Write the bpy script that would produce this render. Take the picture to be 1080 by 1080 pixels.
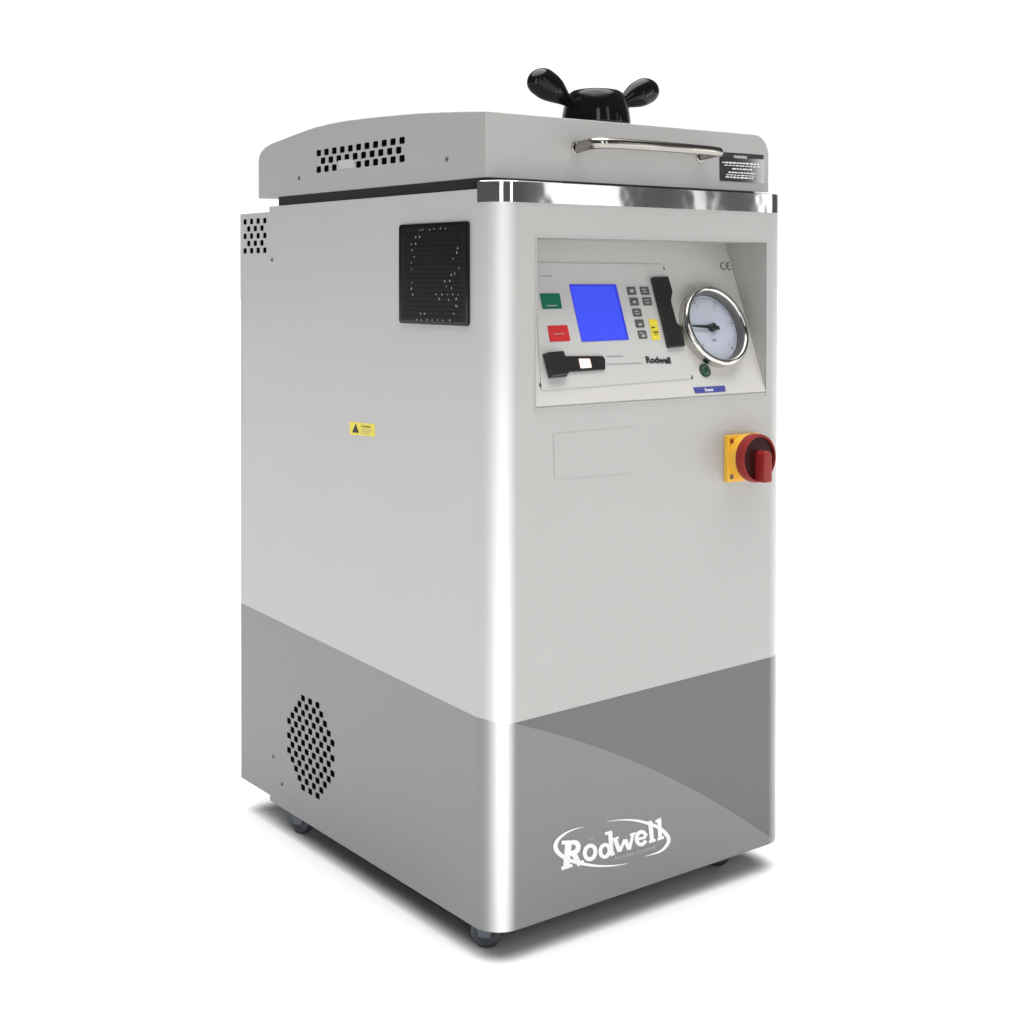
import bpy, bmesh, math, random
from mathutils import Vector, Matrix
random.seed(4)
R = math.radians
sc = bpy.context.scene
for o in list(bpy.data.objects): bpy.data.objects.remove(o)

# ------------------------------------------------------------------ camera
CAM = Vector((-1.067632, -1.453407, 0.831492)); YAW, PITCH, ROLL = 0.6432626, -0.0130697, 0.0008955
FPX, CX, CY = 1516.162, 534.489, 314.4535
fw = Vector((math.sin(YAW)*math.cos(PITCH), math.cos(YAW)*math.cos(PITCH), math.sin(PITCH)))
rt0 = Vector((math.cos(YAW), -math.sin(YAW), 0)); up0 = rt0.cross(fw)
rt = rt0*math.cos(ROLL)+up0*math.sin(ROLL); up = up0*math.cos(ROLL)-rt0*math.sin(ROLL)
cam = bpy.data.cameras.new('camera'); co = bpy.data.objects.new('camera', cam); sc.collection.objects.link(co)
m = Matrix((rt, up, -fw)).transposed().to_4x4(); m.translation = CAM; co.matrix_world = m
cam.sensor_width = 36; cam.lens = FPX/1080*36
cam.shift_x = (540-CX)/1080; cam.shift_y = (CY-540)/1080
cam.clip_start = .05; cam.clip_end = 500
sc.camera = co

# ------------------------------------------------------------------ studio surround and lamps
w = bpy.data.worlds.new('World'); sc.world = w; w.use_nodes = True
nt = w.node_tree; nt.nodes.clear()
def N(t, typ, **k):
    n = t.nodes.new(typ)
    for a, b in k.items(): setattr(n, a, b)
    return n
def mth(t, op, a, b=None, c=None, clamp=False):
    n = N(t, 'ShaderNodeMath', operation=op); n.use_clamp = clamp
    for i, v in enumerate((a, b, c)):
        if v is None: continue
        if isinstance(v, (int, float)): n.inputs[i].default_value = v
        else: t.links.new(v, n.inputs[i])
    return n.outputs[0]
def smooth(t, x, a, b):
    n = N(t, 'ShaderNodeMapRange', interpolation_type='SMOOTHSTEP')
    t.links.new(x, n.inputs[0]); n.inputs[1].default_value = a; n.inputs[2].default_value = b
    return n.outputs[0]
tc = N(nt, 'ShaderNodeTexCoord'); sp = N(nt, 'ShaderNodeSeparateXYZ'); nt.links.new(tc.outputs['Generated'], sp.inputs[0])
X, Y, Z = sp.outputs
hl = mth(nt, 'SQRT', mth(nt, 'ADD', mth(nt, 'MULTIPLY', X, X), mth(nt, 'ADD', mth(nt, 'MULTIPLY', Y, Y), 1e-5)))
g = mth(nt, 'DIVIDE', mth(nt, 'ADD', mth(nt, 'MULTIPLY', X, .60), mth(nt, 'MULTIPLY', Y, .80)), hl)
BACK, DIM, TOP, KEY = 1.08, .10, 4.8, 12
back = mth(nt, 'MULTIPLY', smooth(nt, g, .58, .90), mth(nt, 'SUBTRACT', 1, smooth(nt, Z, .26, .42)))                   # the white sweep behind the machine
top = smooth(nt, Z, .72, .90)                    # the bright ceiling of the studio
st = mth(nt, 'ADD', mth(nt, 'MULTIPLY', back, BACK-DIM), DIM)
st = mth(nt, 'ADD', mth(nt, 'MULTIPLY', top, mth(nt, 'SUBTRACT', TOP, st)), st)
bg = N(nt, 'ShaderNodeBackground'); nt.links.new(st, bg.inputs['Strength']); bg.inputs['Color'].default_value = (1, 1, 1, 1)
ow = N(nt, 'ShaderNodeOutputWorld'); nt.links.new(bg.outputs[0], ow.inputs[0])

def lamp(name, loc, target, sx, sy, power, col=(1, 1, 1)):
    l = bpy.data.lights.new(name, 'AREA'); l.shape = 'RECTANGLE'; l.size = sx; l.size_y = sy; l.energy = power; l.color = col
    o = bpy.data.objects.new(name, l); sc.collection.objects.link(o); o.location = loc
    d = (Vector(target)-Vector(loc)); o.rotation_euler = d.to_track_quat('-Z', 'Y').to_euler()
    return o
for dg, kp in ((-119, 1.1), (-82, .5)):
    a_ = R(dg)
    lamp('softbox_key', (2.7*math.cos(a_), 2.7*math.sin(a_), 1.7), (0, 0, .9), .50*(.6+.4*kp), 1.7, KEY*kp)
lamp('softbox_side', (1.93, -2.15, 1.1), (.13, 0, .9), .26, 1.7, 1.9)
lamp('softbox_far', (2.54, -2.2, 1.1), (.38, 0, .9), .06, 1.7, .35)
lamp('softbox_right', (3.12, -2.2, 1.05), (.5, 0, .95), .34, 1.5, 3.6)
lamp('softbox_overhead', (.27, .3, 3.2), (.27, .3, 0), 2.6, 2.6, 28)

sc.view_settings.view_transform = 'Standard'; sc.view_settings.look = 'None'
sc.view_settings.exposure = 0; sc.view_settings.gamma = 1; sc.view_settings.use_curve_mapping = False

# ------------------------------------------------------------------ materials
def mat(name, col, rough=.5, metal=0, ior=1.5, bump=0, bscale=400, coat=0, emit=None, var=0, aniso=0):
    mt = bpy.data.materials.new(name); mt.use_nodes = True; t = mt.node_tree; b = t.nodes['Principled BSDF']
    b.inputs['Base Color'].default_value = (*col, 1); b.inputs['Roughness'].default_value = rough
    b.inputs['Metallic'].default_value = metal; b.inputs['IOR'].default_value = ior
    b.inputs['Coat Weight'].default_value = coat; b.inputs['Coat Roughness'].default_value = .05
    tcn = N(t, 'ShaderNodeTexCoord')
    if emit: b.inputs['Emission Color'].default_value = (*emit[:3], 1); b.inputs['Emission Strength'].default_value = emit[3]
    nz = N(t, 'ShaderNodeTexNoise'); nz.inputs['Scale'].default_value = bscale; nz.inputs['Detail'].default_value = 3
    t.links.new(tcn.outputs['Object'], nz.inputs['Vector'])
    if bump:
        bp = N(t, 'ShaderNodeBump'); bp.inputs['Strength'].default_value = bump; bp.inputs['Distance'].default_value = .0011 if name == 'polished_steel_rim' else .001
        t.links.new(nz.outputs[0], bp.inputs['Height']); t.links.new(bp.outputs[0], b.inputs['Normal'])
    if aniso:
        # clear lacquer with a faint vertical draw: a directional gloss over the pigment
        gl = N(t, 'ShaderNodeBsdfAnisotropic'); gl.inputs['Roughness'].default_value = GLR; gl.inputs['Anisotropy'].default_value = aniso
        gl.inputs['Rotation'].default_value = .25; gl.inputs['Color'].default_value = (1, 1, 1, 1)
        tg = N(t, 'ShaderNodeTangent', direction_type='RADIAL', axis='Z'); t.links.new(tg.outputs[0], gl.inputs['Tangent'])
        wv = N(t, 'ShaderNodeTexNoise'); wv.inputs['Scale'].default_value = 5; wv.inputs['Detail'].default_value = 1; t.links.new(tcn.outputs['Object'], wv.inputs['Vector'])
        wb = N(t, 'ShaderNodeBump'); wb.inputs['Strength'].default_value = .6; wb.inputs['Distance'].default_value = .004
        t.links.new(wv.outputs[0], wb.inputs['Height']); t.links.new(wb.outputs[0], gl.inputs['Normal'])
        ms = N(t, 'ShaderNodeMixShader'); ms.inputs[0].default_value = GLF
        t.links.new(b.outputs[0], ms.inputs[1]); t.links.new(gl.outputs[0], ms.inputs[2]); t.links.new(ms.outputs[0], t.nodes['Material Output'].inputs[0])
    if var:
        n2 = N(t, 'ShaderNodeTexNoise'); n2.inputs['Scale'].default_value = 7; t.links.new(tcn.outputs['Object'], n2.inputs['Vector'])
        mr = N(t, 'ShaderNodeMapRange'); mr.inputs[3].default_value = rough-var; mr.inputs[4].default_value = rough+var
        t.links.new(n2.outputs[0], mr.inputs[0]); t.links.new(mr.outputs[0], b.inputs['Roughness'])
    return mt
GLR, GLF = .46, .12
PA = dict(rough=.40, ior=1.35, bump=.08, bscale=900, var=.02, aniso=.5)
M = {}
M['paint'] = mat('silver_grey_paint', (.37, .37, .365), **PA)
M['lidpaint'] = mat('lid_grey_paint', (.325, .321, .311), **PA)
M['console'] = mat('console_paint', (.53, .517, .487), rough=.45, ior=1.6, bump=.15, bscale=900)
M['plate'] = mat('membrane_plastic', (.50, .496, .482), rough=.4, bump=.05)
M['black'] = mat('black_plastic', (.012, .012, .012), rough=.35, bump=.2, bscale=700)
M['gloss'] = mat('glossy_black_bakelite', (.006, .006, .006), rough=.10, ior=1.32)
M['hole'] = mat('dark_interior', (.002, .002, .002), rough=.9, ior=1.03)
M['pane'] = mat('smoked_pane', (.006, .006, .006), rough=.25, ior=1.22)
M['foil'] = mat('foil_label', (.30, .30, .30), rough=.07, metal=1)
M['dark'] = mat('dark_gasket_rubber', (.022, .022, .021), rough=.5, ior=1.25, bump=.2)
M['chrome'] = mat('polished_steel', (.58, .565, .54), rough=.07, metal=1, bump=.25, bscale=14, var=.02)
M['rim'] = mat('polished_steel_rim', (.80, .80, .79), rough=.06, metal=1, bump=1.0, bscale=7, var=.01)
M['handle'] = mat('dull_steel_handle', (.36, .34, .31), rough=.16, metal=1, bump=.4, bscale=30)
M['lamp'] = mat('lcd_blue', (.02, .03, .3), rough=.3, emit=(.035, .060, .64, 1.0))
M['lcdframe'] = mat('lcd_frame', (.02, .02, .25), rough=.3, emit=(.02, .03, .4, 1.0))
M['green'] = mat('green_key', (.0, .13, .07), rough=.4)
M['red'] = mat('red_key', (.50, .02, .025), rough=.4)
M['key'] = mat('grey_key', (.09, .088, .085), rough=.45)
M['keylight'] = mat('light_print', (.42, .42, .42), rough=.5)
M['white'] = mat('white_print', (.80, .80, .80), rough=.45)
M['softwhite'] = mat('pale_grey_print', (.42, .42, .42), rough=.5)
M['blackprint'] = mat('black_print', (.01, .01, .012), rough=.5)
M['greyprint'] = mat('grey_print', (.22, .22, .25), rough=.5)
M['yellow'] = mat('yellow_label', (.72, .60, .05), rough=.4)
M['switchyellow'] = mat('yellow_switch_plate', (.75, .42, .035), rough=.35, bump=.05)
M['redplastic'] = mat('red_switch_plastic', (.24, .017, .016), rough=.35, ior=1.35)
M['darkred'] = mat('dark_red_plastic', (.030, .004, .004), rough=.4, ior=1.25)
M['blue'] = mat('blue_label', (.06, .065, .28), rough=.4)
M['greenlamp'] = mat('green_lamp', (.008, .045, .025), rough=.15)
M['dial'] = mat('dial_white', (.52, .555, .64), rough=.5)
M['pink'] = mat('lit_rocker', (.8, .6, .55), rough=.3, emit=(1, .72, .66, .45))
M['innerring'] = mat('grey_inner_ring', (.10, .10, .105), rough=.3)
M['castor'] = mat('castor_grey_rubber', (.045, .052, .065), rough=.45, bump=.1)
M['bracket'] = mat('zinc_bracket', (.10, .11, .13), rough=.35, metal=.5)
M['floor'] = mat('white_studio_floor', (.86, .86, .86), rough=.9, ior=1.3)
M['perflight'] = mat('light_through_perforations', (.22, .22, .21), rough=.4)  # grey paint standing for light seen through the pane's holes
# thin glass of the gauge
gm = bpy.data.materials.new('gauge_glass'); gm.use_nodes = True; t = gm.node_tree; t.nodes.clear()
a = N(t, 'ShaderNodeBsdfTransparent'); b = N(t, 'ShaderNodeBsdfGlossy'); b.inputs['Roughness'].default_value = .04
fr = N(t, 'ShaderNodeFresnel'); fr.inputs[0].default_value = 1.5; mx = N(t, 'ShaderNodeMixShader'); o_ = N(t, 'ShaderNodeOutputMaterial')
mx.inputs[0].default_value = .07; t.links.new(a.outputs[0], mx.inputs[1]); t.links.new(b.outputs[0], mx.inputs[2]); t.links.new(mx.outputs[0], o_.inputs[0])
M['glass'] = gm
# two-tone livery of the cabinet: pale above, grey film below, darker field over the arc on the front
def livery():
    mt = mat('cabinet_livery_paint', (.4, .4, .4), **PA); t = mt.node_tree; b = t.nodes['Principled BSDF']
    tcn = N(t, 'ShaderNodeTexCoord'); s = N(t, 'ShaderNodeSeparateXYZ'); t.links.new(tcn.outputs['Object'], s.inputs[0])
    x, y, z = s.outputs
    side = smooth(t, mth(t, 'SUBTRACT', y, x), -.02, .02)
    zs = mth(t, 'ADD', mth(t, 'MULTIPLY', y, .039), .2705)
    zf = mth(t, 'ADD', mth(t, 'MULTIPLY', x, .0206), .2657)
    zb = mth(t, 'ADD', mth(t, 'MULTIPLY', side, mth(t, 'SUBTRACT', zs, zf)), zf)
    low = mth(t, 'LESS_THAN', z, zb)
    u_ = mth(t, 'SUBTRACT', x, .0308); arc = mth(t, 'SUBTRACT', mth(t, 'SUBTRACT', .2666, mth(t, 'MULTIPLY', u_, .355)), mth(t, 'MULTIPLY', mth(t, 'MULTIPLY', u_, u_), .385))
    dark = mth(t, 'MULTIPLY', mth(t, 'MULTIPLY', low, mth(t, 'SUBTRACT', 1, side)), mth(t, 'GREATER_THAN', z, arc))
    def mix(f, A, B):
        n = N(t, 'ShaderNodeMix', data_type='RGBA'); t.links.new(f, n.inputs[0])
        for i, v in ((6, A), (7, B)):
            if isinstance(v, tuple): n.inputs[i].default_value = (*v, 1)
            else: t.links.new(v, n.inputs[i])
        return n.outputs[2]
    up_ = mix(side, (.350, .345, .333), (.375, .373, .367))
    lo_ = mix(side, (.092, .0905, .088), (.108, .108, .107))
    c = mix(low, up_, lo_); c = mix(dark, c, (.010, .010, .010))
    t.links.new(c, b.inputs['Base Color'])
    # corner highlight put into the gloss mix along the rolled corners, same pigment
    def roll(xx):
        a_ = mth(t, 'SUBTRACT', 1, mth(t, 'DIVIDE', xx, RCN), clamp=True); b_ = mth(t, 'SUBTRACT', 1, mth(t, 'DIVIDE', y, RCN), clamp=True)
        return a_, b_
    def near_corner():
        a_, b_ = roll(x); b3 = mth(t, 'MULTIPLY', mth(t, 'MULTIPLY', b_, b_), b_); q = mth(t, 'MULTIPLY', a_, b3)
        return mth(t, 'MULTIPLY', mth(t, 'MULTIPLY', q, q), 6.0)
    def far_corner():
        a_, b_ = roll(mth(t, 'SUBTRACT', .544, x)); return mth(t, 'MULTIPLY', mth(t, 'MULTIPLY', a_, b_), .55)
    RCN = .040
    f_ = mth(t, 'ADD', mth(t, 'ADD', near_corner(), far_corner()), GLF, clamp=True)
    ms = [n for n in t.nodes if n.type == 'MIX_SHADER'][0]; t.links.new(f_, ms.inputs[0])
    return mt
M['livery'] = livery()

# ------------------------------------------------------------------ helpers
FLOOR_Z = -.041
BASE = Vector((.27, .34, FLOOR_Z))
root = bpy.data.objects.new('autoclave', None); sc.collection.objects.link(root); root.location = BASE
root['label'] = 'silver grey upright autoclave on castors with blue screen console and black winged lid knob'
root['category'] = 'autoclave'
def link(name, me, mt, parent=None, smooth_=False, label=None):
    """mesh data is in scene metres; the object sits at its parent's origin"""
    o = bpy.data.objects.new(name, me); sc.collection.objects.link(o)
    o.parent = parent or root
    if o.parent is root: o.location = -BASE
    if mt is not None and not me.materials: me.materials.append(mt)
    for p in me.polygons: p.use_smooth = smooth_
    if label: o['label'] = label
    return o
def obj(name, bm, mt, parent=None, smooth_=False, label=None, bevel=0, angle=None):
    bmesh.ops.recalc_face_normals(bm, faces=bm.faces)
    if bevel:
        es = [e for e in bm.edges if len(e.link_faces) == 2 and e.calc_face_angle(0) > .5]
        bmesh.ops.bevel(bm, geom=es, offset=bevel, segments=3, profile=.5, affect='EDGES', clamp_overlap=True)
    me = bpy.data.meshes.new(name); bm.to_mesh(me); bm.free()
    o = link(name, me, mt, parent, smooth_ or angle is not None, label)
    if angle is not None:
        me.set_sharp_from_angle(angle=R(angle))
    return o
def box(bm, x0, x1, y0, y1, z0, z1):
    v = [bm.verts.new(p) for p in ((x0, y0, z0), (x1, y0, z0), (x1, y1, z0), (x0, y1, z0), (x0, y0, z1), (x1, y0, z1), (x1, y1, z1), (x0, y1, z1))]
    for f in ((3, 2, 1, 0), (4, 5, 6, 7), (0, 1, 5, 4), (1, 2, 6, 5), (2, 3, 7, 6), (3, 0, 4, 7)): bm.faces.new([v[i] for i in f])
def prism(bm, pts, d):
    """solid from a planar outline and an extrusion vector"""
    d = Vector(d); n = len(pts)
    a = [bm.verts.new(Vector(p)) for p in pts]; b = [bm.verts.new(Vector(p)+d) for p in pts]
    bm.faces.new(a[::-1]); bm.faces.new(b)
    for i in range(n): bm.faces.new((a[i], a[(i+1) % n], b[(i+1) % n], b[i]))
def lathe(bm, c, ax, u, prof, seg=64, cap=True):
    c = Vector(c); ax = Vector(ax).normalized(); u = Vector(u).normalized(); v = ax.cross(u); rings = []
    for r, h in prof:
        if r < 1e-6: rings.append([bm.verts.new(c+ax*h)]); continue
        rings.append([bm.verts.new(c+ax*h+(u*math.cos(2*math.pi*k/seg)+v*math.sin(2*math.pi*k/seg))*r) for k in range(seg)])
    for A, B in zip(rings, rings[1:]):
        for k in range(seg):
            q = [A[k % len(A)], A[(k+1) % len(A)], B[(k+1) % len(B)], B[k % len(B)]]
            f = []
            for x in q:
                if x not in f: f.append(x)
            if len(f) > 2: bm.faces.new(f)
def ray_at(px, py): return fw+rt*((px-CX)/FPX)-up*((py-CY)/FPX)
def on_plane(px, py, p0, n):
    d = ray_at(px, py); n = Vector(n); return CAM+d*((Vector(p0)-CAM).dot(n)/d.dot(n))
# faces of the machine: front (y = const), side (x = const), sloping console
def front(y=0): return (lambda px, py: on_plane(px, py, (0, y, 0), (0, 1, 0)), Vector((0, -1, 0)))
def side(x=0): return (lambda px, py: on_plane(px, py, (x, 0, 0), (1, 0, 0)), Vector((-1, 0, 0)))
SL = .3815
KN = Vector((0, -1, SL)).normalized(); KT = Vector((0, SL, 1)).normalized(); K0 = Vector((0, .0, .6675))
def cons(h=0): return (lambda px, py: on_plane(px, py, K0+KN*h, KN), KN)
def slab(name, face, pts, mt, th=.0006, parent=None, bevel=0, label=None, link_=True):
    mp, n = face; bm = bmesh.new(); prism(bm, [mp(*p) for p in pts], n*th)
    return obj(name, bm, mt, parent, bevel=bevel, label=label)
def rounded(pts, rr, seg=6):
    out = []; n = len(pts)
    for i in range(n):
        p, a, b = Vector(pts[i]), Vector(pts[i-1]), Vector(pts[(i+1) % n])
        da, db = (a-p), (b-p); r_ = min(rr, da.length*.45, db.length*.45)
        p0 = p+da.normalized()*r_; p1 = p+db.normalized()*r_
        for k in range(seg+1):
            s = k/seg; out.append(tuple(p0*(1-s)**2+p*2*s*(1-s)+p1*s*s))
    return out
_z = [0]
def ribbon(bm, face, pts, ws):
    """printed stroke of varying width, in picture units on the given face"""
    mp, n = face; _z[0] += 1; off = n*(.0002+.00001*(_z[0] % 40))
    L, Rr = [], []
    for i, p in enumerate(pts):
        a = Vector(pts[max(i-1, 0)]); b = Vector(pts[min(i+1, len(pts)-1)]); d = (b-a).normalized(); nn = Vector((-d.y, d.x))
        wd = ws[i] if isinstance(ws, (list, tuple)) else ws
        L.append(bm.verts.new(mp(*(Vector(p)+nn*wd/2))+off)); Rr.append(bm.verts.new(mp(*(Vector(p)-nn*wd/2))+off))
    for i in range(len(pts)-1): bm.faces.new((L[i], L[i+1], Rr[i+1], Rr[i]))
def poly(bm, face, pts):
    mp, n = face; _z[0] += 1; off = n*(.0002+.00001*(_z[0] % 40))
    bm.faces.new([bm.verts.new(mp(*p)+off) for p in pts])
def catmull(P, n=6):
    out = []
    for i in range(len(P)-1):
        p0, p1, p2, p3 = [Vector(P[min(max(j, 0), len(P)-1)]) for j in (i-1, i, i+1, i+2)]
        for k in range(n):
            s = k/n; out.append(.5*((2*p1)+(p2-p0)*s+(2*p0-5*p1+4*p2-p3)*s*s+(3*p1-p0-3*p2+p3)*s**3))
    out.append(Vector(P[-1])); return out
def text(name, s, face, o, dx, dy, mt, parent=None, bold=0, align='LEFT'):
    """lettering: o = baseline start, dx = picture step per em along, dy = step per em up"""
    cu = bpy.data.curves.new(name, 'FONT'); cu.body = s; cu.size = 1; cu.resolution_u = 3; cu.offset = bold; cu.align_x = align
    tmp = bpy.data.objects.new('tmp', cu); sc.collection.objects.link(tmp)
    me = bpy.data.meshes.new_from_object(tmp.evaluated_get(bpy.context.evaluated_depsgraph_get()))
    bpy.data.objects.remove(tmp)
    mp, n = face; o = Vector(o); dx = Vector(dx); dy = Vector(dy)
    for v in me.vertices:
        q = o+dx*v.co.x+dy*v.co.y; v.co = mp(q.x, q.y)+n*.0006
    me.materials.clear(); me.name = name
    return link(name, me, mt, parent)
def cut(o, cutters):
    """cut pockets from a solid and keep only the result"""
    bm = bmesh.new()
    for c in cutters: c(bm)
    bmesh.ops.recalc_face_normals(bm, faces=bm.faces)
    me = bpy.data.meshes.new('cut'); bm.to_mesh(me); bm.free()
    c = bpy.data.objects.new('cut', me); sc.collection.objects.link(c); c.location = Vector(o.location)+Vector(BASE if o.parent is root else (0, 0, 0))
    md = o.modifiers.new('b', 'BOOLEAN'); md.operation = 'DIFFERENCE'; md.solver = 'EXACT'; md.object = c
    bpy.context.view_layer.update()
    new = bpy.data.meshes.new_from_object(o.evaluated_get(bpy.context.evaluated_depsgraph_get()))
    o.modifiers.clear(); old = o.data; o.data = new; bpy.data.meshes.remove(old); bpy.data.objects.remove(c)

# ------------------------------------------------------------------ setting: studio floor
bm = bmesh.new(); s_ = 60
bm.faces.new([bm.verts.new(p) for p in ((-s_, -s_, FLOOR_Z), (s_, -s_, FLOOR_Z), (s_, s_, FLOOR_Z), (-s_, s_, FLOOR_Z))])
me = bpy.data.meshes.new('floor'); bm.to_mesh(me); bm.free(); me.materials.append(M['floor'])
fl = bpy.data.objects.new('floor', me); sc.collection.objects.link(fl); fl['kind'] = 'structure'

# ------------------------------------------------------------------ cabinet
W, DM, DR, H = .544, .5990, .7009, .9465
RC = .040
def plan(x0, x1, y0, y1, r, seg=40):
    p = []
    for k in range(seg+1):
        a_ = R(180+90*k/seg); p.append((x0+r+r*math.cos(a_), y0+r+r*math.sin(a_)))
    for k in range(seg+1):
        a_ = R(270+90*k/seg); p.append((x1-r+r*math.cos(a_), y0+r+r*math.sin(a_)))
    return p+[(x1, y1), (x0, y1)]
bm = bmesh.new(); prism(bm, [(x, y, 0) for x, y in plan(0, W, 0, DM, RC)], (0, 0, H))
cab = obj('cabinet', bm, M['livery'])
# hexagon vent: staggered perforations on the left side
hex_h = []
cols = [3, 4, 5, 6, 7, 6, 7, 6, 7, 6, 5, 4, 3]
cy0, cy1 = .5359, .4014; zc0, zc1 = .1198, .1205
top_off = {3: 1, 4: 1.5, 5: 2, 6: 2.5, 7: 3}
for i, n in enumerate(cols):
    y = cy0+(cy1-cy0)*i/12; zc = zc0+(zc1-zc0)*i/12
    for k in range(n): hex_h.append((y, zc+((n-1)/2-k)*.0229))
lid_h = []
for r_, n in ((0, 11), (1, 10), (2, 11)):
    (ya_, za_), (yb_, zb_) = (((.4590, 1.0222), (.2265, 1.0235)), ((.4462, 1.0099), (.2352, 1.0107)), ((.4590, .9972), (.2265, .9984)))[r_]
    for k in range(n):
        if r_ == 2 and k in (3, 4): continue
        lid_h.append((ya_+(yb_-ya_)*k/(n-1), za_+(zb_-za_)*k/(n-1)))
rear_h = []
for r_ in range(5):
    for k in range(4):
        rear_h.append(((.6845 if r_ % 2 == 0 else .6713)-.0231*k, .925-.01183*r_))
rear_h = [p for p in rear_h if p[0]-.006 > DM+.001]
def holes(lst, wy, wz, x0=-.01, x1=.012):
    def f(bm):
        for y, z in lst:
            r = min(wy, wz)*.28
            o = rounded([(y-wy/2, z-wz/2), (y+wy/2, z-wz/2), (y+wy/2, z+wz/2), (y-wy/2, z+wz/2)], r, 3)
            prism(bm, [(x0, a, b) for a, b in o], (x1-x0, 0, 0))
    return f
def liner(name, lst, wy, wz, parent, xo=0):
    bm = bmesh.new()
    for y, z in lst: box(bm, xo+.0008, xo+.0115, y-wy/2+.0002, y+wy/2-.0002, z-wz/2+.0002, z+wz/2-.0002)
    return obj(name, bm, M['hole'], parent)
def recess(bm):
    d = SL*(.8856-.6675)
    prism(bm, [(.0692, -.02, .6660), (.0692, .0, .6660), (.0692, d+.0006, .8856), (.0692, -.02, .8856)], (.4261, 0, 0))
cut(cab, [holes(hex_h, .0128, .0096), recess])
# window pocket
cut(cab, [lambda bm: box(bm, -.01, .008, .056, .2075, .778, .8995)])
liner('side_vent', hex_h, .0128, .0096, cab)
bm = bmesh.new(); box(bm, 0.0, W-.004, DM+.0001, DR, .0085, .9380)
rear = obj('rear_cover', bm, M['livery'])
cut(rear, [holes(rear_h, .0122, .0090)])
liner('rear_vent', rear_h, .0122, .0090, rear)
bm = bmesh.new(); prism(bm, [(x, y, -.0033) for x, y in plan(.006, W-.006, .006, DM-.006, RC-.006, 10)], (0, 0, .003))
obj('bounce_blocker', bm, M['dark'])  # unseen dark sheet added underneath, stops bounce and deepens the floor shadow
# black side window: frame and perforated black pane
fr_pts = rounded([(.0492, .7713), (.2135, .7713), (.2135, .9062), (.0492, .9062)], .006)
bm = bmesh.new(); prism(bm, [(0.0, a, b) for a, b in fr_pts], (-.0035, 0, 0))
win = obj('side_window', bm, M['gloss'], bevel=.0008)
cut(win, [lambda bm: prism(bm, [(-.006, a, b) for a, b in rounded([(.0540, .776), (.2087, .776), (.2087, .9015), (.0540, .9015)], .005)], (.003, 0, 0))])
bm = bmesh.new()
dots = [(310,150),(285,155),(372,150),(412,140),(515,138),(470,138),(280,215),(245,217),(245,277),(205,280),(212,337),(232,395),(205,450),(208,512),(212,630),(205,685),(218,742),
        (628,318),(620,358),(585,412),(640,500),(600,548),(570,560),(555,615),(510,620),(525,668),(572,680),(485,738),(430,738),(535,740),(582,738),(632,740),(615,780),(460,780),(545,790),
        (625,850),(612,842),(592,915),(290,915),(325,915),(255,970),(295,972),(350,970),(395,972),(445,972),(492,975),(555,975)]
for px, py in dots:
    c = side(-.0035)[0](410+px/8.64, 225+py/8.64); s1 = random.uniform(.0009, .0017)
    lathe(bm, (-.00345, c.y, c.z), (-1, 0, 0), (0, 1, 0), [(s1, 0), (0, .0001)], 8)
for f in bm.faces: f.material_index = 1
hs = []
for j in range(-9, 10):
    for i in range(-11, 12):
        y_, z_ = .1313+i*.0064+(j % 2)*.0032, .8388+j*.0062
        if abs(y_-.1313) < .068 and abs(z_-.8388) < .057: hs.append((y_, z_))
k0 = len(bm.faces)
for y_, z_ in hs: lathe(bm, (-.00342, y_, z_), (-1, 0, 0), (0, 1, 0), [(.0012, 0), (0, .00005)], 8)
for f in list(bm.faces)[k0:]: f.material_index = 2
prism(bm, [(-.0034, a, b) for a, b in rounded([(.0543, .7763), (.2084, .7763), (.2084, .9012), (.0543, .9012)], .005)], (.0003, 0, 0))
pane = obj('perforated_pane', bm, M['pane'], win); pane.data.materials.append(M['perflight']); pane.data.materials.append(M['hole'])
# caution sticker
cs = slab('caution_label', side(), rounded([(369, 444.8), (395.2, 447.2), (395.6, 460.6), (369.2, 458.4)], 1.2), M['yellow'], .0005, label='yellow caution sticker')
bm = bmesh.new(); poly(bm, side(-.0006), [(375.2, 446.6), (378.8, 456.6), (371.4, 456.0)])
obj('warning_triangle', bm, M['blackprint'], cs)
text('caution_lettering', 'Caution', side(-.0001), (381, 450.3), (3.3, .30), (0, -3.6), M['blackprint'], cs, bold=.02)
bm = bmesh.new()
for i in range(3): ribbon(bm, side(-.0004), [(381.2, 452.6+i*2.1), (393.2-i*1.5, 453.6+i*2.1)], .55)
obj('small_print', bm, M['greyprint'], cs)
# small screws on the side
def screw(face, px, py, r, mt='bracket', name='screw', parent=None):
    mp, n = face; c = mp(px, py); u = Vector((0, 0, 1)) if abs(n.z) < .9 else Vector((1, 0, 0)); u = (u-n*u.dot(n)).normalized()
    bm = bmesh.new(); lathe(bm, c, n, u, [(r, -.0005), (r, .0006), (r*.8, .0013), (r*.35, .0014), (r*.3, .0006), (0, .0006)], 20)
    return obj(name, bm, M[mt], parent, angle=40)
for p in ((287, 274), (288, 798), (297.5, 827)): screw(side(), *p, .0030, 'key')

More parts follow.
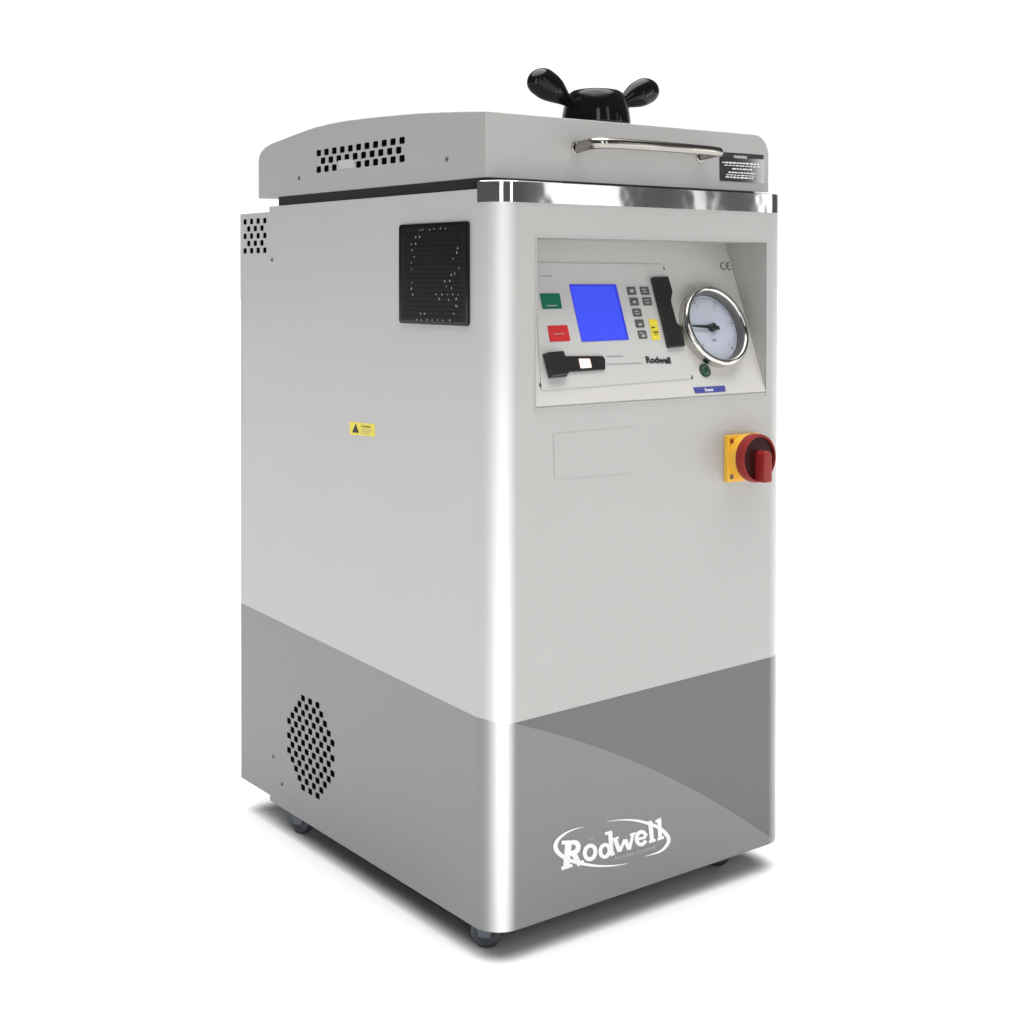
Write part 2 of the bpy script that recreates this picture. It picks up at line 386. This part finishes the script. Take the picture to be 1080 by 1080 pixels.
# ------------------------------------------------------------------ polished steel rim round the front of the top
bm = bmesh.new()
def rim_path(off, seg=24):
    p = []
    for k in range(seg+1):
        a_ = R(190+80*k/seg); p.append((RC+(RC+off)*math.cos(a_), RC+(RC+off)*math.sin(a_)))
    for k in range(1, 41): p.append((RC+(W-2*RC)*k/41, -off-.0000))
    for k in range(seg+1):
        a_ = R(270+80*k/seg); p.append((W-RC+(RC+off)*math.cos(a_), RC+(RC+off)*math.sin(a_)))
    return p
prof = [(.0001, .9296), (.0012, .9296), (.0014, .943), (.0012, .9560), (.0006, .9568), (-.004, .9568)]
rows = []
for off, z in prof:
    rows.append([bm.verts.new((x, y, z)) for x, y in rim_path(off)])
for A, B in zip(rows, rows[1:]):
    for i in range(len(A)-1): bm.faces.new((A[i], A[i+1], B[i+1], B[i]))
rim = obj('steel_rim', bm, M['rim'], angle=35)
# the top deck and the dark seal in the gap under the lid
bm = bmesh.new(); prism(bm, [(x, y, H+.0005) for x, y in plan(.014, W-.014, .045, .594, .02, 8)], (0, 0, .0185))
obj('lid_seal', bm, M['dark'])

# ------------------------------------------------------------------ lid
LX0, LX1, LY0, LY1, LZ0 = .0102, .5325, .030, .6557, .9622
tops = [(.030, 1.0458), (.055, 1.0480), (.0761, 1.0498), (.110, 1.0525), (.1400, 1.0547), (.1687, 1.0568), (.215, 1.0593), (.2689, 1.0614), (.320, 1.0632), (.3778, 1.0645), (.420, 1.0641), (.4637, 1.0627), (.495, 1.0605),
        (.5215, 1.0576), (.5520, 1.0546), (.5817, 1.0512), (.6000, 1.0494), (.6128, 1.0478), (.6260, 1.0455), (.6354, 1.0430), (.6440, 1.0395), (.6501, 1.0355), (.6540, 1.0300), (.6557, 1.0230)]
bm = bmesh.new(); rings = []
def ring(y, zt):
    r = min(.030, zt-LZ0-.004); seg = 14; p = [(LX0, y, LZ0), (LX0, y, zt-.0012), (LX0+.0012, y, zt)]
    for k in range(seg+1):
        a_ = R(90-90*k/seg); p.append((LX1-r+r*math.cos(a_), y, zt-r+r*math.sin(a_)))
    p.append((LX1, y, LZ0)); return [bm.verts.new(q) for q in p]
for y, zt in tops: rings.append(ring(y, zt))
rings.append(ring(.6557, .985))
for A, B in zip(rings, rings[1:]):
    n = len(A)
    for i in range(n): bm.faces.new((A[i], A[(i+1) % n], B[(i+1) % n], B[i]))
bm.faces.new(rings[0][::-1]); bm.faces.new(rings[-1])
bmesh.ops.remove_doubles(bm, verts=bm.verts, dist=1e-5)
ed = [e for e in bm.edges if all(abs(v.co.y-LY0) < 1e-5 for v in e.verts) and not all(abs(v.co.z-LZ0) < 1e-5 for v in e.verts)]
bmesh.ops.bevel(bm, geom=ed, offset=.0012, segments=3, profile=.5, affect='EDGES')
lid = obj('lid', bm, M['lidpaint'])
cut(lid, [holes(lid_h, .0146, .0098, 0, .024)])
liner('lid_vent', lid_h, .0146, .0098, lid, LX0)
bm = bmesh.new(); prism(bm, [side(LX0)[0](*p) for p in ((357, 169.5), (372, 167.5), (374, 176.5), (358, 178.5))], (-.0006, 0, 0))  # pale patch painted where light shows through the vent holes
obj('vent_light_patch', bm, M['softwhite'], lid, label='pale patch painted as light through the lid vent')
for p in ((315.5, 188), (471.5, 168)): screw(side(LX0), *p, .0034, 'key', parent=lid)

# chrome pull handle on the lid front
def tube(bm, pts, radii, up_=(0, 0, 1), seg=20):
    rings = []; n = len(pts)
    for i, p in enumerate(pts):
        p = Vector(p); d = (Vector(pts[min(i+1, n-1)])-Vector(pts[max(i-1, 0)])).normalized()
        u = Vector(up_); u = (u-d*u.dot(d)).normalized(); v = d.cross(u); ru, rv = radii[i] if isinstance(radii, list) else radii
        rings.append([bm.verts.new(p+u*math.cos(2*math.pi*k/seg)*ru+v*math.sin(2*math.pi*k/seg)*rv) for k in range(seg)])
    for A, B in zip(rings, rings[1:]):
        for k in range(seg): bm.faces.new((A[k], A[(k+1) % seg], B[(k+1) % seg], B[k]))
    bm.faces.new(rings[0][::-1]); bm.faces.new(rings[-1])
HX0, HX1 = .160, .3905; hp = []
zh = 1.0105
for k in range(5): hp.append((HX0, LY0-.0005-.030*k/4, zh-.003+.003*k/4))
for k in range(1, 9): a_ = R(90*k/8); hp.append((HX0+.014*(1-math.cos(a_)), .0000-.018*math.sin(a_), zh))
for k in range(1, 12): hp.append((HX0+.014+(HX1-HX0-.028)*k/12, -.018-.004*math.sin(math.pi*k/12), zh+.0005))
for k in range(0, 9): a_ = R(90-90*k/8); hp.append((HX1-.014+.014*math.cos(a_), .0000-.018*math.sin(a_), zh))
for k in range(1, 5): hp.append((HX1, .0000+.030*k/4, zh-.003*k/4))
rad = [(.0078-.0018*i/len(hp), .0055) for i in range(len(hp))]
bm = bmesh.new(); tube(bm, hp, rad)
han = obj('handle', bm, M['handle'], smooth_=True)
for x in (HX0, HX1):
    bm = bmesh.new(); lathe(bm, (x, LY0-.0002, zh-.003), (0, -1, 0), (1, 0, 0), [(.0085, 0), (.0085, .0008), (.0075, .0014), (.006, .0016)], 28)
    obj('mount', bm, M['handle'], han, angle=40)

# rating / warning plate on the lid front
LF = front(LY0)
wp = slab('warning_plate', LF, [(758.3, 160.3), (805.6, 163.2), (805.6, 193.6), (758.9, 190.8)], M['foil'], .0008, label='glossy black warning plate with white print')
LF2 = front(LY0-.0013)
bm = bmesh.new(); poly(bm, front(LY0-.0008), [(758.6, 160.6), (805.3, 163.5), (805.3, 168.2), (758.6, 165.4)]); obj('header_bar', bm, M['blackprint'], wp)
text('plate_heading', 'WARNING', LF2, (773.5, 166.6), (2.9, .16), (0, -4.0), M['white'], wp, bold=.01)
bm = bmesh.new()
for (x0, x1, y, t_) in ((762, 800, 172.2, 1.6), (764, 801, 175.0, 1.0), (772, 793, 178.4, 1.5), (768, 797, 182.3, 1.5), (766, 796, 185.0, 1.0), (765, 794, 187.4, 1.5)):
    x = x0
    while x < x1:
        l_ = random.uniform(1.8, 4.5); e = min(x+l_, x1); sl = (x-780)*.060
        ribbon(bm, LF2, [(x, y+sl), (e, y+(e-780)*.060)], t_*random.uniform(.75, 1)); x = e+.8
obj('plate_print', bm, M['white'], wp)

# ------------------------------------------------------------------ black winged knob on the lid
KC = Vector((.3394, .20, 0))
kb = bmesh.new()
lathe(kb, (KC.x, KC.y, 1.0575), (0, 0, 1), (1, 0, 0), [(.050, 0), (.0520, .004), (.0522, .012), (.0512, .022), (.0492, .032), (.0465, .041), (.0438, .0480), (.0405, .0535), (.036, .0568), (.030, .0583), (.026, .0586), (.025, .0572), (.010, .0570), (0, .0570)], 72)
hub = obj('knob', kb, M['gloss'], angle=35)
kf = front(KC.y)[0]
def wing(base, tip, W0, W1, n=26):
    """flattened teardrop grip running from the hub out to a broad rounded end"""
    b, t_ = Vector(base), Vector(tip); Ln = (t_-b).length; d = (t_-b)/Ln; nn = Vector((-d.y, d.x)); bm = bmesh.new(); vs = []
    for i in range(n+1):
        s = 1-(1-i/n)**1.7; wd = W0+(W1-W0)*(math.sin(min(s/.66, 1)*math.pi/2)**1.9); rem = Ln*(1-s)
        if rem < W1: wd = min(wd, math.sqrt(max(W1*W1-(W1-rem)**2, .02)))
        c = b+d*(s*Ln); C3 = kf(*c); e = kf(*(c+nn*wd))-C3; th = min(.013, e.length*.62)+.0008
        vs.append([bm.verts.new(C3+e*math.cos(2*math.pi*k/24)+Vector((0, th*math.sin(2*math.pi*k/24), 0))) for k in range(24)])
    for A, B in zip(vs, vs[1:]):
        for k in range(24): bm.faces.new((A[k], A[(k+1) % 24], B[(k+1) % 24], B[k]))
    bm.faces.new(vs[0][::-1]); bm.faces.new(vs[-1])
    return bm
obj('wing', wing((606, 113), (560.3, 77.5), 3.6, 15.0), M['gloss'], hub, smooth_=True)
obj('wing', wing((648, 113), (692.3, 90), 3.6, 14.2), M['gloss'], hub, smooth_=True)

# ------------------------------------------------------------------ control console in the recess
con = bmesh.new()
x0, x1 = .0696, .4949
p = [K0+KN*.0012+KT*s_ for s_ in (.0005, .2335)]
q = [K0-KN*.0004+KT*s_ for s_ in (.0005, .2335)]
prism(con, [(x0, p[0].y, p[0].z), (x0, p[1].y, p[1].z), (x0, q[1].y, q[1].z), (x0, q[0].y, q[0].z)], (x1-x0, 0, 0))
console = obj('console', con, M['console'])
# moulded frame round the opening
bm = bmesh.new()
a0, a1, b0, b1, t_ = .0692, .4953, .6612, .8856, .0020
box(bm, a0-t_, a0, -.0008, .0005, b0-t_, b1+t_); box(bm, a1, a1+t_, -.0008, .0005, b0-t_, b1+t_)
box(bm, a0, a1, -.0008, .0005, b0-t_, b0+.0008); box(bm, a0, a1, -.0008, .0005, b1, b1+t_)
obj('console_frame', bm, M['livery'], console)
KH = .0012
plate = slab('control_plate', cons(KH), rounded([(562.2, 277.2), (697.8, 279), (729, 399.4), (570.5, 412.2)], 2), M['plate'], .0016, bevel=.0004)
C0 = KH+.0017
scr = slab('display', cons(C0), rounded([(600, 300), (649.4, 300), (663.2, 358.4), (613.4, 360.6)], .8), M['lcdframe'], .0008, parent=plate)
slab('lit_pane', cons(C0+.0009), [(601.2, 301.8), (647.6, 301.8), (661.0, 357.6), (614.0, 359.8)], M['lamp'], .0002, parent=scr)
def keyslab(name, pts, mt, label=None, th=.0009): return slab(name, cons(C0), rounded(pts, 1), M[mt], th, parent=plate, label=label)
def lines(parent, mt, segs, face):
    bm = bmesh.new()
    for x0, y0, x1, y1, w_ in segs: ribbon(bm, face, [(x0, y0), (x1, y1)], w_)
    return obj('print', bm, M[mt], parent)
gk = keyslab('start_key', [(569, 309.8), (589.8, 309.6), (592.6, 325.6), (572.3, 326)], 'green', 'green key')
lines(gk, 'keylight', [(576, 322.6, 588, 322.2, .9)], cons(C0+.0012))
rk = keyslab('stop_key', [(577.2, 343.8), (598, 343), (601.4, 359.6), (580, 360.6)], 'red', 'red key')
lines(rk, 'keylight', [(584, 352.4, 595, 352, .6)], cons(C0+.0012))
i = 0
for (cx, cy) in ((665.8, 306.9), (679.7, 306.9), (668.6, 318.3), (682.4, 318), (671.7, 329.8), (674.4, 341.3), (677.4, 353)):
    k = keyslab('key', [(cx-5.4, cy-4.2), (cx+3.6, cy-4.3), (cx+5.4, cy+4.1), (cx-3.5, cy+4.3)], 'key')
    fc = cons(C0+.0012)
    seg = [[(-1.6, 0, 2.2, 0, 3.2)], [(-3, -1.6, 1.5, -1.6, 1.1), (-2, 1.2, 3, 1.2, 1)], [(-1.5, .4, 2, .2, 2.4)], [(-3, -1.5, 2, -1.6, .9), (-2, 1.4, 3, 1.3, 1)], [(-3, -1.2, 2, -1.3, .9), (-2, 1.4, 3, 1.3, .9)], [(-1, 1, 2.4, .9, 2.4)], [(-1, 1.4, 3, 1.2, 2.4), (-3, -1.6, 1, -1.7, .8)]][i]
    lines(k, 'keylight', [(cx+a, cy+b, cx+c, cy+d, e) for a, b, c, d, e in seg], fc); i += 1
yl = keyslab('warning_label', [(683.9, 336.7), (692.2, 336.7), (696.2, 358.3), (688, 359)], 'yellow', 'yellow warning label')
lines(yl, 'blackprint', [(687, 345.5, 690.5, 345.3, 1.3), (688.5, 350.5, 694.5, 350.2, 1.2), (690, 353.2, 693.5, 353, .6)], cons(C0+.0012))
text('maker_lettering', 'Rodwell', cons(C0), (681.6, 382.6), (8.0, .25), (-2.2, -9.3), M['blackprint'], plate, bold=.045)
for sg in [(640, 376.1, 657, 375.6, .8), (639.5, 384.2, 678, 382.9, .55), (569.5, 291.2, 582.5, 291.1, .9)]: lines(plate, 'greyprint', [sg], cons(C0))
for p_ in ((699.3, 283.4), (729.3, 397.9)): screw(cons(KH), *p_, .0028, 'key', parent=plate)
screw(cons(KH), 571.6, 406.6, .0042, 'black', parent=plate)
# black cover latch, standing beside the keys
lt = slab('port_cover', cons(C0), rounded([(685.3, 293.6), (702.3, 292.6), (706.9, 308.5), (705.3, 319), (711.3, 341.5), (716.2, 346), (720.4, 366.2), (703.2, 367.6), (697, 341)], 1.3), M['black'], .006, bevel=.0015, label='tall black port cover')
# black cover with lit rocker, lower left
pc = slab('printer_latch', cons(C0), rounded([(571.8, 373.6), (592.5, 371.4), (595, 376.2), (634.2, 376.0), (636.8, 379), (637.2, 390.4), (598.2, 393.0), (596.6, 397.6), (578.4, 399.6)], 1.3), M['black'], .0035, bevel=.001, label='long black latch with a lit square')
slab('latch_head', cons(C0+.0035), rounded([(573.0, 373.2), (591.5, 371.4), (597.4, 396.0), (579.0, 398.6)], 2.0), M['black'], .008, parent=pc, bevel=.002)
slab('lit_square', cons(C0+.0036), rounded([(610.0, 378.4), (621.8, 378.4), (623.9, 387.9), (612.3, 388.5)], 1), M['pink'], .0008, parent=pc)
# green indicator and blue label below the gauge
bm = bmesh.new(); c = cons(KH)[0](743.2, 390.8)
lathe(bm, c, KN, (1, 0, 0), [(.0102, 0), (.0102, .0016), (.0085, .0024), (.0078, .0024), (.0060, .0042), (.0035, .0052), (0, .0056)], 40)
obj('indicator_lamp', bm, M['greenlamp'], console, angle=35)
bl = slab('reset_label', cons(KH), [(730.8, 408.7), (764.2, 406.8), (765.2, 413.0), (733.2, 415)], M['blue'], .0006, parent=console, label='blue label with white lettering')
text('label_lettering', 'Reset', cons(KH+.0003), (743.2, 412.9), (3.9, -.22), (-.6, -4.6), M['white'], bl, bold=.02)
# CE mark
bm = bmesh.new(); fc = cons(KH)
ce = [(math.cos(R(a_)), math.sin(R(a_))) for a_ in range(70, 291, 20)]
for cx, sx in ((763.0, 1), (769.0, 1)):
    ribbon(bm, fc, [(cx+3.2*a_ + b_*.6, 280.7+3.7*b_) for a_, b_ in ce], .95)
ribbon(bm, fc, [(766, 280.6), (768.8, 280.5)], .9)
obj('ce_mark', bm, M['blackprint'], console)

# pressure gauge
GC = cons(.0)[0](757, 342.6)
ghgt = .017
c_out = cons(ghgt)[0](757, 342.6); base = c_out-KN*(ghgt-.0012)
RG = .0608
bm = bmesh.new()
lathe(bm, base, KN, (1, 0, 0), [(RG-.001, 0), (RG-.001, .0035), (RG-.0015, .008), (RG-.0005, .010), (RG, .0125), (RG-.0005, .0155), (RG-.003, .0175), (RG-.0055, .0178), (RG-.0078, .0168), (RG-.0088, .0145)], 96)
gauge = obj('pressure_gauge', bm, M['chrome'], angle=50)
bm = bmesh.new(); lathe(bm, base, KN, (1, 0, 0), [(RG-.0088, .0150), (RG-.0094, .0146), (RG-.0112, .0012)], 96)
obj('inner_ring', bm, M['innerring'], gauge, angle=50)
bm = bmesh.new(); lathe(bm, base, KN, (1, 0, 0), [(RG-.0108, .0015), (0, .0015)], 64)
dial = obj('dial', bm, M['dial'], gauge)
def gp(r, ang, h=.0019): return base+KN*h+(Vector((1, 0, 0))*math.cos(R(ang))+KT*math.sin(R(ang)))*r
bm = bmesh.new(); RD = RG-.0135
for k in range(0, 51):
    a_ = 225-270*k/50; r0 = RD-(.0055 if k % 10 == 0 else .0032); w_ = .45 if k % 10 else .9
    bm.faces.new([bm.verts.new(gp(r0, a_-w_)), bm.verts.new(gp(r0, a_+w_)), bm.verts.new(gp(RD, a_+w_)), bm.verts.new(gp(RD, a_-w_))])
obj('scale', bm, M['blackprint'], dial)
def gtext(s, x, z, size, mt='blackprint'):
    cu = bpy.data.curves.new('n', 'FONT'); cu.body = s; cu.size = size; cu.resolution_u = 3; cu.align_x = 'CENTER'; cu.align_y = 'CENTER'
    tmp = bpy.data.objects.new('tmp', cu); sc.collection.objects.link(tmp)
    me = bpy.data.meshes.new_from_object(tmp.evaluated_get(bpy.context.evaluated_depsgraph_get())); bpy.data.objects.remove(tmp)
    me.transform(Matrix.Identity(4))
    for v in me.vertices: v.co = base+KN*.0020+Vector((1, 0, 0))*(v.co.x+x)+KT*(v.co.y+z)
    me.materials.clear(); link('dial_lettering', me, M[mt], dial)
for k in range(6):
    a_ = R(225-270*k/5); gtext(str(k), (RD-.0105)*math.cos(a_), (RD-.0105)*math.sin(a_), .0072, 'greyprint')
gtext('bar', 0, -.018, .0075, 'greyprint')
# pointer to the left
bm = bmesh.new(); hubc = base
tip, tail = gp(.041, 176, .0055), gp(.012, -8, .0055)
def gq(p, ang, w_): return p+(Vector((1, 0, 0))*math.cos(R(ang))+KT*math.sin(R(ang)))*w_
pts = [gq(tip, 90, .0011), gq(tip, -90, .0011), gq(gp(0, 0, .0055), -94, .0030), gq(tail, -98, .0030), gq(tail, 82, .0030), gq(gp(0, 0, .0055), 86, .0030)]
prism(bm, pts, KN*.001); obj('pointer', bm, M['blackprint'], dial)
bm = bmesh.new(); lathe(bm, base, KN, (1, 0, 0), [(.0062, .0020), (.0062, .0080), (.005, .0090), (0, .0092)], 32)
obj('pointer_boss', bm, M['black'], dial, angle=40)
bm = bmesh.new(); lathe(bm, base, KN, (1, 0, 0), [(RG-.0106, .0105), (0, .0115)], 64)
obj('glass', bm, M['glass'], gauge)

# ------------------------------------------------------------------ blank raised panel on the front, under the console
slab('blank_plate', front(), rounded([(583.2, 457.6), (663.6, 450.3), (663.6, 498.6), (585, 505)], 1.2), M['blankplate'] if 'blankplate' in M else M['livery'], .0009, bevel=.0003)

# ------------------------------------------------------------------ red and yellow isolator switch
SX, SZ, SH = .4425, .5757, .0334
bm = bmesh.new(); prism(bm, [(a_, -.0001, b_) for a_, b_ in rounded([(SX-SH, SZ-SH), (SX+SH, SZ-SH), (SX+SH, SZ+SH), (SX-SH, SZ+SH)], .003)], (0, -.0085, 0))
sw = obj('isolator_switch', bm, M['switchyellow'], bevel=.0012, label='yellow switch plate with red rotary knob')
for dx, dz in ((-1, 1), (-1, -1), (1, -1), (1, 1)):
    bm = bmesh.new(); lathe(bm, (SX+dx*.0262, -.0087, SZ+dz*.0255), (0, -1, 0), (1, 0, 0), [(.0036, 0), (.0036, .0006), (.002, .0006), (0, -.0004)], 20)
    obj('screw', bm, M['redplastic'] if dx == -1 and dz == 1 else M['key'], sw)
bm = bmesh.new(); lathe(bm, (SX, -.0086, SZ+.0015), (0, -1, 0), (1, 0, 0), [(.0322, 0), (.0318, .010), (.0300, .0180)], 64)
obj('collar', bm, M['switchyellow'], sw, angle=40)
DC = (SX-.0012, -.0240, SZ+.002)
bm = bmesh.new(); lathe(bm, DC, (0, -1, 0), (1, 0, 0), [(.0300, 0), (.0338, .0006), (.0346, .003), (.0346, .0120), (.0338, .0150), (.0322, .0160), (.0310, .0155), (.0304, .0130)], 72)
dk = obj('rotary_knob', bm, M['redplastic'], sw, angle=40)
bm = bmesh.new(); lathe(bm, DC, (0, -1, 0), (1, 0, 0), [(.0308, .0120), (.0200, .0128), (0, .0128)], 64)
obj('knob_face', bm, M['darkred'], dk)
bm = bmesh.new(); kx = SX+.0005
o_ = [(kx-.0088, -.0345), (kx+.0088, -.0345)]
pr = [(-.0085, -.0320), (.0085, -.0320)] + [(.0085*math.cos(R(a_)), .0045+.0085*math.sin(R(a_))) for a_ in range(0, 181, 15)]
prism(bm, [(kx+a_, -.033, SZ+.001+b_) for a_, b_ in pr], (0, -.0215, 0))
obj('lever', bm, M['redplastic'], dk, bevel=.0025, angle=50)
text('switch_lettering', '0', front(-.0088), (771.5, 484), (5, 0), (0, -6), M['redplastic'], sw)

# ------------------------------------------------------------------ maker's emblem on the lower front
FE = front(-.0002)
def Z_(x, y): return (570+x/7.2, 850+y/7.2)
em = bmesh.new()
def st(pts, w_, cat=False):
    q = [Z_(*p_) for p_ in pts]
    if cat: q = [tuple(v) for v in catmull(q)]
    ribbon(em, FE, q, (w_+3)/7.2)
def el(cx, cy, rx, ry, w_, a0=0, a1=360, tilt=0):
    st([(cx+rx*math.cos(R(a_))+tilt*ry*math.sin(R(a_)), cy+ry*math.sin(R(a_))) for a_ in range(a0, a1+1, 12)], w_)
def quad(*p_): poly(em, FE, [Z_(*q) for q in p_])
# R
quad((158, 292), (158, 262), (262, 258), (262, 290)); st([(213, 268), (196, 462)], 46)
st([(240, 276), (272, 280), (286, 308), (276, 340), (248, 356), (210, 360)], 34, True)
st([(232, 352), (262, 380), (284, 425), (304, 446)], 38, True); quad((268, 418), (330, 412), (332, 438), (280, 456))
quad((156, 462), (240, 438), (244, 462), (160, 490))
# o
el(376, 352, 40, 52, 28, tilt=-.08)
# d
el(488, 340, 34, 46, 26, tilt=-.08); st([(528, 196), (540, 372)], 30); quad((488, 200), (540, 184), (540, 208), (490, 222)); quad((528, 366), (562, 350), (564, 370), (534, 384))
# w
st([(562, 246), (600, 346)], 30); st([(600, 346), (640, 254)], 20); st([(640, 254), (674, 330)], 30); st([(674, 330), (702, 212)], 20)
quad((538, 248), (592, 230), (594, 250), (542, 266)); quad((676, 212), (722, 196), (724, 214), (680, 230))
# e
el(764, 244, 36, 48, 26, 20, 348, tilt=-.06); st([(730, 254), (800, 236)], 18)
# l l
st([(832, 118), (846, 268)], 30); quad((800, 122), (842, 108), (842, 130), (804, 144)); quad((820, 262), (872, 248), (874, 268), (824, 284))
st([(900, 96), (908, 246)], 28); quad((868, 110), (912, 86), (914, 108), (872, 130)); quad((884, 244), (934, 224), (938, 248), (888, 264))
emb = obj('maker_emblem', em, M['white'], label='white oval maker emblem reading The Rodwell Autoclave Company')
em = bmesh.new()
def swoosh(L):
    q = catmull([(Z_(a_, b_)[0], Z_(a_, b_)[1], c_/7.2) for a_, b_, c_ in L])
    ribbon(em, FE, [(v.x, v.y) for v in q], [v.z for v in q])
swoosh([(325, 160, 3), (270, 172, 8), (200, 200, 14), (138, 248, 24), (112, 300, 32), (130, 350, 34), (190, 396, 30), (260, 425, 26), (350, 444, 22), (450, 455, 17), (560, 452, 11), (660, 436, 3)])
swoosh([(505, 116, 3), (600, 106, 9), (700, 107, 15), (790, 124, 22), (880, 156, 26), (945, 205, 30), (972, 255, 30), (950, 308, 24), (895, 350, 16), (790, 382, 3)])
obj('oval', em, M['white'], emb)
text('small_lettering', 'The', FE, Z_(335, 262), (5.6, -.9), (-.1, -6.2), M['softwhite'], emb)
text('small_lettering', 'Autoclave Company', FE, Z_(556, 412), (5.25, -1.55), (.1, -6.4), M['softwhite'], emb, bold=.01)

# ------------------------------------------------------------------ castors and feet
def castor(x, y, ang, foot=False):
    cb = bmesh.new(); r = .021; a_ = R(ang); ax = Vector((math.cos(a_), math.sin(a_), 0)); fwd = Vector((-math.sin(a_), math.cos(a_), 0))
    c = Vector((x, y, FLOOR_Z+r))
    lathe(cb, c-ax*.009, ax, fwd, [(0, .001), (.012, .001), (.0135, 0), (r-.004, 0), (r-.001, .002), (r, .005), (r, .013), (r-.001, .016), (r-.004, .018), (.0135, .018), (.012, .017), (0, .017)], 40)
    wheel = obj('castor', cb, M['castor'], angle=40)
    fk = bmesh.new()
    for s_ in (-1, 1):
        o = c+ax*(s_*.0115)
        pts = [o+fwd*(-.008)+Vector((0, 0, -.004)), o+fwd*.008+Vector((0, 0, -.004)), o+fwd*.014+Vector((0, 0, .022)), o+fwd*(-.014)+Vector((0, 0, .022))]
        prism(fk, pts, ax*(.002*s_))
    lathe(fk, (x, y, -.0015), (0, 0, 1), (1, 0, 0), [(0, -.001), (.02, -.001), (.02, .001), (0, .001)], 32)
    obj('fork', fk, M['bracket'], wheel)
    return wheel
castor(.034, .058, 38); castor(.028, .545, 25); castor(.462, .064, 60); castor(W-.05, .53, 30)
